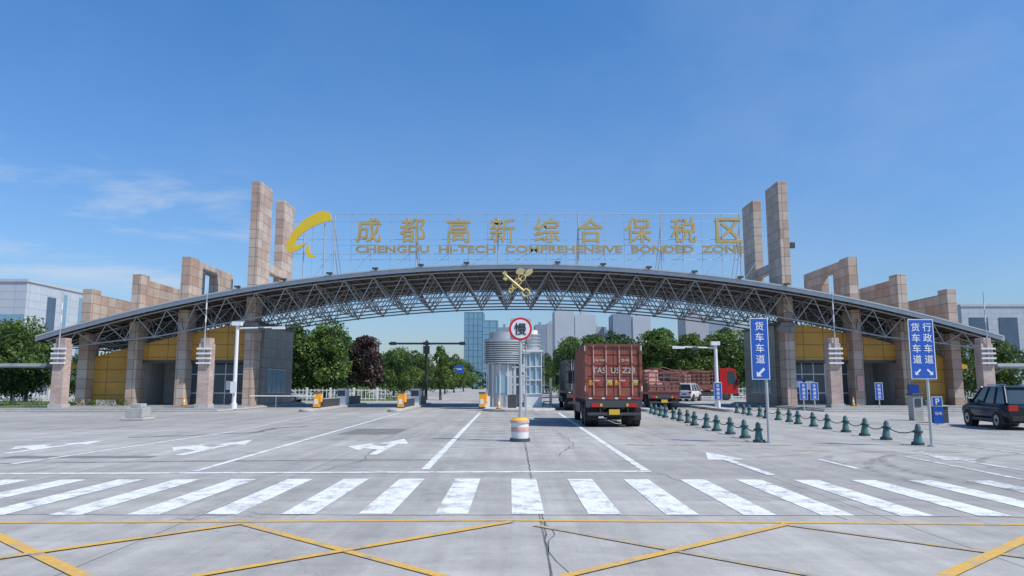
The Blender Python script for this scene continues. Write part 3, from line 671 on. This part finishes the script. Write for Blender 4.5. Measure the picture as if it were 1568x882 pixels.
def truck(name,loc,rz,kind,W,z0,H,L,cabmat,axles,cabH=3.05,C1=CONT,C2=CONTD,txt=True):
    mt=Matrix.Translation(loc)@Matrix.Rotation(rz,4,'Z'); e=empty(name); e.matrix_world=mt
    g=MB(); hw=W/2
    g.box(-.45,-.33,.1,L+2.6,z0-.4,z0-.15,BLACKP); g.box(.33,.45,.1,L+2.6,z0-.4,z0-.15,BLACKP)
    for y in [i*1.0+.3 for i in range(int(L))]: g.box(-hw+.05,hw-.05,y,y+.1,z0-.15,z0-.003,DGREY)
    g.box(-hw+.02,hw-.02,-.02,.1,z0-.32,z0-.02,DGREY)
    g.box(-hw+.1,hw-.1,.0,.1,.5,.62,DGREY)
    for s in(-1,1):
        g.box(s*.55,s*.6,.05,.12,.6,z0-.3,DGREY)
        g.box(s*.62,s*.95,-.05,-.021,z0-.3,z0-.14,TAIL); g.box(s*.5,s*.6,-.05,-.021,z0-.28,z0-.16,YPL)
        g.box(s*(hw-.55),s*(hw-.05),axles[0]-.75,axles[0]-.73,.3,z0-.35,BLACK)
        g.box(s*(hw-.02),s*(hw-.06),axles[-1]-4.,axles[-1]-1.,.5,.95,DGREY)
    g.box(-.22,.22,-.04,-.0205,z0-.62,z0-.4,YPL)
    for a in axles:
        r=.5
        for s in(-1,1):
            wheel(g,s*(hw-.17),a,r,.27,False)
            if a<L-.5: wheel(g,s*(hw-.47),a,r,.25,False)
        g.cyl((-hw+.2,a,r),(hw-.2,a,r),.09,n=8,mat=DGREY); g.cyl((-.2,a,r),(.2,a,r),.2,n=10,mat=DGREY)
    g.obj('chassis',e)
    g=MB(); cab(g,L+.3,W-.05,cabH,cabmat); g.obj('cab',e,bevel=.04)
    if kind=='container':
        g=MB(); k=int(L/.28); prof=[]
        for i in range(k):
            y=.12+i*(L-.24)/k; st=(L-.24)/k
            prof+=[(0.,y),(0.,y+st*.35),(.036,y+st*.5),(.036,y+st*.85)]
        for s in(-1,1):
            for (d0,ya),(d1,yb) in zip(prof,prof[1:]+[(0,L-.12)]):
                a=s*(hw-.01-d0); b_=s*(hw-.01-d1); q=[(a,ya,z0+.15),(b_,yb,z0+.15),(b_,yb,H-.1),(a,ya,H-.1)]
                g.add(q,[(0,1,2,3) if s>0 else (3,2,1,0)],C1)
            g.box(s*hw,s*(hw-.12),0,L,z0,z0+.15,C2); g.box(s*hw,s*(hw-.1),0,L,H-.1,H,C2)
            g.box(s*hw,s*(hw-.12),0,.12,z0+.15,H-.1,C1); g.box(s*hw,s*(hw-.12),L-.12,L,z0+.15,H-.1,C1)
        g.box(-hw+.1,hw-.1,0.02,L-.02,H-.05,H-.03,C2); g.box(-hw+.1,hw-.1,L-.06,L-.02,z0,H-.05,C1); g.box(-hw+.12,hw-.12,.05,L,z0,z0+.1,C2)
        g.box(-hw+.12,hw-.12,0,.1,z0,z0+.13,C2); g.box(-hw+.12,hw-.12,0,.1,H-.13,H-.0,C2)
        g.obj('container_body',e)
        g=MB()
        for s in(-1,1):
            x0,x1=(.012,hw-.13); 
            if s<0:x0,x1=-x1,-x0
            zz=[z0+.14,z0+.5,z0+.56,z0+.95,z0+1.01,z0+1.4,z0+1.46,z0+1.85,z0+1.91,H-.14]
            for i in range(0,9): 
                y=.05 if i%2==0 else .085
                g.box(x0,x1,y,.12,zz[i],zz[i+1]-.001,C1)
            for fx in(.22,.72):
                x=x0+(x1-x0)*fx; g.cyl((x,.02,z0+.08),(x,.02,H-.06),.022,n=8,mat=PK if C1==CONT else LGREY)
                for z in(z0+.15,z0+.8,z0+1.5,H-.2): g.box(x-.05,x+.05,-.002,.049,z-.04,z+.04,C2)
                g.box(x-.02,x+.25,-.012,.0,z0+.78,z0+.83,LGREY)
            for z in(z0+.25,z0+.8,z0+1.5,H-.35):
                hx=hw-.06 if s>0 else -hw+.06; g.box(hx-.05,hx+.05,-.02,-.002,z-.06,z+.06,C2)
            for i in range(4): g.box(x0+.02+i*.27,x0+.15+i*.27,-.028,-.024,z0+.03,z0+.09,REDP if i%2 else WHITE)
            if txt:
                g.box(x0+.06,x0+.24,.042,.0485,z0+.62,z0+.82,ORANGE); g.box(x1-.3,x1-.06,.042,.0485,z0+.62,z0+.78,YPL); g.box(x0+.32,x0+.5,.042,.0485,z0+.62,z0+.78,REDP)
                for z in (z0+.35,H-.3): 
                    hx=(hw-.02)*s; g.box(hx-.03,hx+.01*s,-.015,-.0,z,z+.22,WHITE)
        g.obj('doors',e)
        if txt:
            text('lettering','TAS  U5 Z23',0,.03,z0+1.23,.24,M('faded_white',(.5,.46,.43),.6),e,.004,.005); text('lettering_small','22 G1',.5,.03,z0+1.66,.1,WHITE,e,.004)
            text('lettering_small','川A 7U523',-.55,.03,z0+1.66,.1,WHITE,e,.004)
    if kind=='stake':
        g=MB(); g.box(-hw,hw,0,L,z0,z0+.12,cabmat)
        for s in(-1,1):
            x=s*(hw-.04)
            for i in range(int(L/.55)+1): y=min(L-.03,.03+i*.55); g.box(x-.03,x+.03,y-.03,y+.03,z0+.12,H,TBROWN)
            for k in range(6): z=z0+.18+k*(H-z0-.25)/5; g.box(x-.02,x+.02,.0,L,z-.04,z+.05,TBROWN)
            g.box(x-.025,x+.025,.0,L,z0+.12,z0+.6,TBROWN)
        for i in range(5): xx=-hw+.06+i*(W-.12)/4; g.box(xx-.03,xx+.03,-.03,.03,z0+.12,H,TBROWN)
        for k in range(5): z=z0+.18+k*(H-z0-.25)/4; g.box(-hw,hw,-.05,-.031,z-.04,z+.06,TBROWN)
        g.box(-hw,hw,-.03,.03,z0+.1,z0+.65,TBROWN)
        for y in (.3,L/2,L-.2):
            g.cyl((-hw+.04,y,H),(0,y,H+.35),.03,n=6,mat=TBROWN); g.cyl((0,y,H+.35),(hw-.04,y,H),.03,n=6,mat=TBROWN)
        g.obj('stake_body',e)
        g=MB(); rr=random.Random(L)
        y=.3
        while y<L-.9:
            l=rr.uniform(.5,1.3)
            for xa,xb in((-hw+.15,0),(.03,hw-.15)): g.box(xa,xb,y,min(L-.1,y+l),z0+.12,H-rr.uniform(-.2,1.),rr.choice([RUST,RUST,TBROWN,PK,DGREY]))
            y+=l+.05
        g.obj('crates',e,bevel=.03)
    return e
truck('container_truck',(4.3,31.5,0),R(-1),'container',2.42,1.15,3.5,6.1,TBROWN,(1.0,2.3,7.3))
truck('cargo_truck',(10.8,53,0),0,'stake',2.3,1.15,2.7,6,TRED,(1.3,7.2))
truck('red_cargo_truck',(15.9,89,0),R(-90),'stake',2.4,1.2,3.5,8.3,TRED,(1.4,2.7,9.3),3.75)
truck('dark_box_truck',(5.0,52,0),0,'container',2.4,1.2,3.55,7,BLACKP,(1.2,2.5,8.2),3.05,DGREY,BLACKP,False)
def car(name,loc,rz,paint,L=4.5,W=1.84,H=1.66,van=False):
    e=empty(name); e.matrix_world=Matrix.Translation(loc)@Matrix.Rotation(rz,4,'Z')
    k=L/4.55; hw=W/2; g=MB()
    zt=H*.6
    if van: st=[(0,.4,zt*.95,.82),(.06,.28,zt,.9),(.8,.25,zt,.92),(3.6,.25,zt,.92),(4.2,.27,zt*.9,.9),(4.45,.3,zt*.78,.86),(4.55,.42,zt*.6,.78)]
    else: st=[(0,.42,zt*.85,.86),(.1,.28,zt*.97,.95),(.8,.25,zt,.99),(3.2,.25,zt,.99),(3.9,.26,zt*.93,.95),(4.35,.3,zt*.85,.9),(4.55,.42,zt*.66,.78)]
    secs=[]
    for y,zb,z,wf in st:
        h=hw*wf; y*=k; m=(zb+z)/2+.06
        secs.append([(-h*.9,y,zb),(-h*1.0,y,m-.12),(-h,y,m+.08),(-h*.97,y,z-.05),(-h*.88,y,z),(0,y,z+.015),(h*.88,y,z),(h*.97,y,z-.05),(h,y,m+.08),(h*1.0,y,m-.12),(h*.9,y,zb)])
    vs=[p for s_ in secs for p in s_]; n=11; fs=[]
    for i in range(len(secs)-1):
        for j in range(n): a=i*n+j;b_=i*n+(j+1)%n; fs.append((a,b_,b_+n,a+n))
    g.add(vs,fs,paint,True); g.add(secs[0],[tuple(range(n-1,-1,-1))],paint); g.add(secs[-1],[tuple(range(n))],paint)
    g.obj('body',e); g=MB()
    yb0,yb1=(.08,3.95) if van else (.12,3.3); yt0,yt1=(.25,3.1) if van else (.55,2.5)
    yb0,yb1,yt0,yt1=[v*k for v in(yb0,yb1,yt0,yt1)]; bw=hw*.9;tw=hw*.74
    B_=[(-bw,yb0,zt-.02),(bw,yb0,zt-.02),(bw,yb1,zt-.03),(-bw,yb1,zt-.03)]; T_=[(-tw,yt0,H-.06),(tw,yt0,H-.06),(tw,yt1,H-.06),(-tw,yt1,H-.06)]
    g.hexa(B_,T_,GLASS); g.obj('windows',e); g=MB()
    g.hexa([(-tw-.03,yt0-.12,H-.07),(tw+.03,yt0-.12,H-.07),(tw+.03,yt1+.03,H-.07),(-tw-.03,yt1+.03,H-.07)],[(-tw*.8,yt0+.1,H),(tw*.8,yt0+.1,H),(tw*.8,yt1-.15,H),(-tw*.8,yt1-.15,H)],paint,True)
    for s in(-1,1):
        for f0,f1 in((0,0),(.33,.33),(.64,.66),(1,1)):
            p0=(s*(bw+.005),yb0+(yb1-yb0)*f0,zt-.02); p1=(s*(tw+.01),yt0+(yt1-yt0)*f1,H-.06); g.cyl(p0,p1,.045 if f0 else .08,n=6,mat=paint)
        g.cyl((s*(tw*.85),yt0+.1,H+.04),(s*(tw*.85),yt1-.2,H+.04),.018,n=6,mat=LGREY)
        g.box(s*(hw*.96),s*(hw+.18),yb1-.45,yb1-.3,zt-.02,zt+.15,paint)
        g.box(s*hw*.55,s*hw*.9,-.02,.12,zt-.3,zt-.08,TAIL); g.box(s*hw*.5,s*hw*.85,L-.16,L-.02,zt*.62,zt*.74,WHITE)
        g.box(s*(hw*.985),s*(hw*1.0),1.2*k,3.1*k,.3,.42,BLACKP)
    g.box(-hw*.8,hw*.8,-.03,.1,.36,.55,BLACKP); g.box(-.26,.26,-.02,.03,zt*.62,zt*.74,BLUE)
    g.obj('trim',e,bevel=.01); g=MB()
    r=.36 if H>1.6 else .32
    for a in(.85*k,3.6*k):
        for s in(-1,1):
            g.cyl((s*(hw-.3),a,r+.02),(s*(hw*.995+.004),a,r+.02),r+.07,n=24,mat=BLACKP); wheel(g,s*(hw-.1),a,r,.23)
    g.obj('wheels',e)
car('parked_suv',(20.3,29.2,0),R(-10),CARD,4.55,1.9,1.74)
car('white_van',(18.9,82,0),R(-28),CARW,4.6,1.75,1.95,True)
car('silver_car',(-26.5,80,0),R(-95),CARS,4.4,1.78,1.5)

# ---------------------------------------------------------------- vegetation
def leaves(mb,rng,c,cr,n,size,mat,flat=.8):
    d=rng.normal(size=(n,3)); d/=np.linalg.norm(d,axis=1)[:,None]
    rad=cr*(rng.uniform(.35,1.08,n)**.6); p=np.array(c)+d*rad[:,None]*np.array([1,1,flat])
    p[:,2]=np.maximum(p[:,2],.05)
    a=rng.normal(size=(n,3)); a/=np.linalg.norm(a,axis=1)[:,None]
    b_=np.cross(a,rng.normal(size=(n,3))); b_/=np.linalg.norm(b_,axis=1)[:,None]
    s=size*rng.uniform(.6,1.3,n)[:,None]; a=a*s; b_=b_*s*.6
    o=len(mb.v); k=mb._m(mat)
    V=np.stack([p-a,p-b_*.9,p+a,p+b_],1).reshape(-1,3)
    mb.v.extend(map(tuple,V.tolist())); mb.f.extend([(o+4*i,o+4*i+1,o+4*i+2,o+4*i+3) for i in range(n)]); mb.mi.extend([k]*n); mb.sm.extend([False]*n)
def tree_mesh(seed,h,r,th,nleaf,size,mats):
    rng=np.random.RandomState(seed); g=MB(); tr=.02*h+.03
    top=(rng.uniform(-.3,.3),rng.uniform(-.3,.3),h*.75)
    g.cyl((0,0,0),(top[0]*.3,top[1]*.3,th),tr*1.2,tr*.8,n=8,mat=BARK); g.cyl((top[0]*.3,top[1]*.3,th),top,tr*.8,tr*.25,n=6,mat=BARK)
    nc=34
    for i in range(nc):
        f=(i+.5)/nc; z=th+.1*r+(h-th-.25*r)*f; prof=math.sin(math.pi*min(1,(f*.8+.16)))**.6
        a=i*2.4+rng.uniform(-.5,.5); rr=r*prof*rng.uniform(.25,.85); cr=r*rng.uniform(.2,.4)
        c=(math.cos(a)*rr,math.sin(a)*rr,z+rng.uniform(-.2,.2)*r*.5)
        if i%2==0: g.cyl((top[0]*.3,top[1]*.3,min(z-.1*r,th+(z-th)*.5)),c,tr*.35,tr*.1,n=5,mat=BARK)
        leaves(g,rng,c,cr,nleaf//nc,size,mats[rng.randint(len(mats))])
    return g
GM=[LA,LB,LC]; VAR=[]
for sd_,h,r_,th in((1,9,4.2,1.4),(2,9,3.6,1.7),(3,9,4.8,1.3),(4,9,3.9,1.5)):
    o=tree_mesh(sd_,h,r_,th,8500,.19,GM).obj('broadleaf_tree'); VAR.append(o.data); bpy.data.objects.remove(o)
o=tree_mesh(9,8.4,2.8,1.5,6500,.18,[LP,LP,LP2]).obj('purple_leaf_tree'); o.location=(-19.2,98,0)
o=tree_mesh(12,6.5,1.5,1.2,3000,.14,[LA,LC]).obj('young_tree'); o.location=(-8.6,90,0)
def tree(x,y,h,wf=1.,k=None,name='broadleaf_tree'):
    k=random.randrange(4) if k is None else k
    o=bpy.data.objects.new(name,VAR[k]); sc.collection.objects.link(o); o.location=(x,y,0); s=h/9.3; o.scale=(s*wf,s*wf,s); o.rotation_euler=(0,0,random.uniform(0,6.28))
for a in[(-27,92,9.5,1.05),(-22.6,91,9.2,.95),(-31,98,9.6,1),(-25,100,10.2,1.1),(-16.6,112,7.2,.9),(-20,126,8,1),(-17.8,138,8,1),(-24.5,118,9,1.),(-15.3,128,7,.9),
         (-41.5,62,7.3,.85),(-46,66,7.5,1),(-44,76,5.2,.9),(-39.5,78,5.2,.9),(-52,80,8,1),(-37,88,8,1),(-34,96,8,1),
         (44,74,6.2,1),(48.5,75,6.8,1),(53,73,7.2,1),(41,80,6.3,1),(38,86,7,1),(58,80,8,1),
         (8.6,108,8.6,.9),(12.5,113,9.6,1),(17,112,9.2,1.),(22,113,10.2,1.05),(27,112,9.6,1.),(31.5,113,9.9,1),(36,112,9.2,1),(41,116,9.6,1),(46,112,9,1),(27,132,12,1),(18,132,11,1),(38,132,12,1),(10,126,10,.9),
         (-13.5,150,8,.9),(-14,180,9,.9),(-14,215,9,.9),(7,150,8,.9),(7.5,180,9,.9),(8,215,9,.9),(3.8,132,6.2,.7)]:
    tree(*a)
rng=np.random.RandomState(77); g=MB()
for i in range(360):
    x=rng.uniform(-230,230); 
    if -22<x<9: continue
    y=rng.uniform(165,230); h=rng.uniform(5,10)
    for z in (h*.35,h*.75): leaves(g,rng,(x,y+rng.uniform(-2,2),z),rng.uniform(2.5,4.5),70,.6,GM[rng.randint(3)],.8)
for i in range(90):
    x=rng.uniform(-90,90); y=rng.uniform(330,420)
    leaves(g,rng,(x,y,rng.uniform(2,6)),5.,80,.9,GM[rng.randint(3)],.8)
g.obj('distant_trees')
g=MB(); g.sheet([(-60,50.2),(-39.6,50.2),(-39.6,80),(-60,80)],.02,GRASS); g.sheet([(-39,52.6),(-33,52.6),(-33,56.2),(-39,56.2)],.215,GRASS); g.sheet([(-34,85),(-13.2,85),(-13.2,110),(-34,110)],.02,GRASS); g.obj('grass')
g=MB(); rng=np.random.RandomState(5)
for x in np.arange(-39,-29.5,.45): leaves(g,rng,(x,57.2+rng.uniform(-.3,.3),.45),.42,60,.06,GM[rng.randint(3)],.7)
for x in np.arange(-60,-40,.6): leaves(g,rng,(x,57+rng.uniform(-.3,.3),.5),.6,60,.09,GM[rng.randint(3)],.7)
for x in np.arange(39,62,.6): leaves(g,rng,(x,66+rng.uniform(-.3,.3),.5),.6,60,.09,GM[rng.randint(3)],.7)
for x in np.arange(-34,-14,.8): leaves(g,rng,(x,90+rng.uniform(-1.5,1.5),.9),rng.uniform(.8,1.5),90,.13,GM[rng.randint(3)],.8)
for x in np.arange(7.5,50,.9): leaves(g,rng,(x,105+rng.uniform(-1.5,1.5),1.2),rng.uniform(1.,2.),100,.16,GM[rng.randint(3)],.8)
g.obj('hedge')

# ---------------------------------------------------------------- fences and shelters
def fence(x0,x1,y,h,mat=WHITE,st=.45):
    g=MB()
    for i,x in enumerate(np.arange(x0,x1,st)):
        big=i%6==0; g.box(x-(.12 if big else .03),x+(.12 if big else .03),y-.06,y+.06,0,h if big else h-.15,mat)
    g.box(x0,x1,y-.08,y-.061,h-.35,h-.27,mat); g.box(x0,x1,y-.08,y-.061,.2,.3,mat); g.obj('fence')
fence(-90,-38,84,1.9); fence(-29,-14.5,86,1.5); fence(38,95,90,1.9); fence(16,36,100,1.6)
def shelter(x0,x1,y):
    e=empty('roadside_shelter'); g=MB(); g.box(x0,x1,y-1.5,y+1.5,3.25,3.5,LGREY); g.box(x0+.2,x1-.2,y-1.3,y+1.3,3.15,3.245,BBLUE)
    for x in np.arange(x0+.8,x1,4): g.cyl((x,y+.8,0),(x,y+.8,3.15),.09,n=8,mat=LGREY); g.cyl((x,y+.8,2.5),(x,y-1,3.15),.05,n=6,mat=LGREY)
    g.obj('roof',e)
shelter(-62,-37.3,61); shelter(38.9,62,61)
g=MB(); g.box(-12.6,-9.8,149.8,149.9,4.2,5.7,BLUE); g.cyl((-13,150,0),(-13,150,5.6),.12,n=8,mat=LGREY); g.cyl((-13,150,5.2),(-9.6,150,5.2),.07,n=8,mat=LGREY); g.box(-12.3,-10.1,149.78,149.797,4.9,5.1,WHITE); g.obj('direction_sign')

# ---------------------------------------------------------------- buildings
def building(name,x0,x1,y,h,wall,win,fl=3.2,bay=3.4,d=18,glass=False):
    e=empty(name); g=MB(); g.box(x0,x1,y,y+d,0,h,win)
    nf=max(1,int(h/fl)); 
    for i in range(nf+1):
        z=i*h/nf; t=.35 if glass else fl*.38
        g.box(x0-.3,x1+.3,y-.3,y+d+.3,max(0,z-t/2),z+t/2,wall)
    nb_=max(1,int((x1-x0)/bay))
    for i in range(nb_+1):
        x=x0+(x1-x0)*i/nb_; t=.15 if glass else bay*.17; g.box(x-t,x+t,y-.4,y+d+.4,0,h,wall)
    nb2=max(1,int(d/bay))
    for i in range(nb2+1):
        yy=y+d*i/nb2; t=.15 if glass else bay*.17; g.box(x0-.4,x1+.4,yy-t,yy+t,0,h,wall)
    if not glass: g.box(x0+(x1-x0)*.35,x0+(x1-x0)*.6,y+d*.3,y+d*.7,h,h+3.2,wall)
    g.obj('shell',e)
building('glass_office_tower',-32,-19.6,500,51,BBLUE,BBLUE,4,3,20,True)
building('glass_office_tower',-17.6,-9,450,41,BBLUE,BGREY,4,3,20,True)
building('apartment_tower',-8,-1.6,460,37,BGREY,BWIN)
building('apartment_tower',26.4,37,450,47,BWHITE,BWIN,4,5); building('apartment_tower',39,50.4,452,44,BWHITE,BWIN,4,5)
building('apartment_tower',68.7,80,500,49,BGREY,BWIN,4,5); building('apartment_tower',83,94,505,48,BWHITE,BWIN,4,5)
building('apartment_tower',106,119,450,43,BBEIGE,BWIN,4,5); building('apartment_tower',19,27,600,50,BGREY,BWIN,4,5); building('apartment_tower',29,36,610,52,BBEIGE,BWIN,4,5)
building('apartment_tower',71,82,600,46,BGREY,BWIN); building('apartment_tower',128,146,500,45,BGREY,BWIN,4,5); building('apartment_tower',152,170,520,42,BBEIGE,BWIN,4,5)
building('apartment_tower',55,64,520,42,BBEIGE,BWIN,4,5); building('apartment_tower',92,102,560,50,BGREY,BWIN,4,5)
building('apartment_tower',-76,-68,500,22,BBEIGE,BWIN); building('apartment_tower',-66,-61,510,18,BGREY,BWIN)
FP=tile_mat('factory_panels',(.5,.53,.56),(.46,.49,.53),(.3,.33,.36),3.,1.4,.04,0,.5,dirt=.08)
e=empty('factory_building'); g=MB(); g.box(-150,-86,130,155,0,20,FP); g.box(-150.2,-85.8,129.8,155.2,20,20.5,BWHITE); g.box(-85.99,-85.9,136,138.5,0,18,BWIN); g.box(-130,-100,129.9,129.99,3,6,BWIN)
for z in (8,13): g.box(-150,-86,129.88,129.98,z,z+1.2,BBLUE)
for yy in (141,146,151): g.box(-85.99,-85.9,yy,yy+1,0,19,BBLUE)
for k in range(5): g.box(-140+k*11,-136+k*11,140,144,20.5,21.6,LGREY)
g.obj('hall',e)
e=empty('factory_building'); g=MB(); g.box(122,200,200,240,0,23,FP); g.box(121.8,200.2,199.8,240.2,23,23.6,BWHITE)
for k in range(9): g.box(124+k*8,129+k*8,199.85,199.98,6,20,BWIN)
g.obj('hall',e)
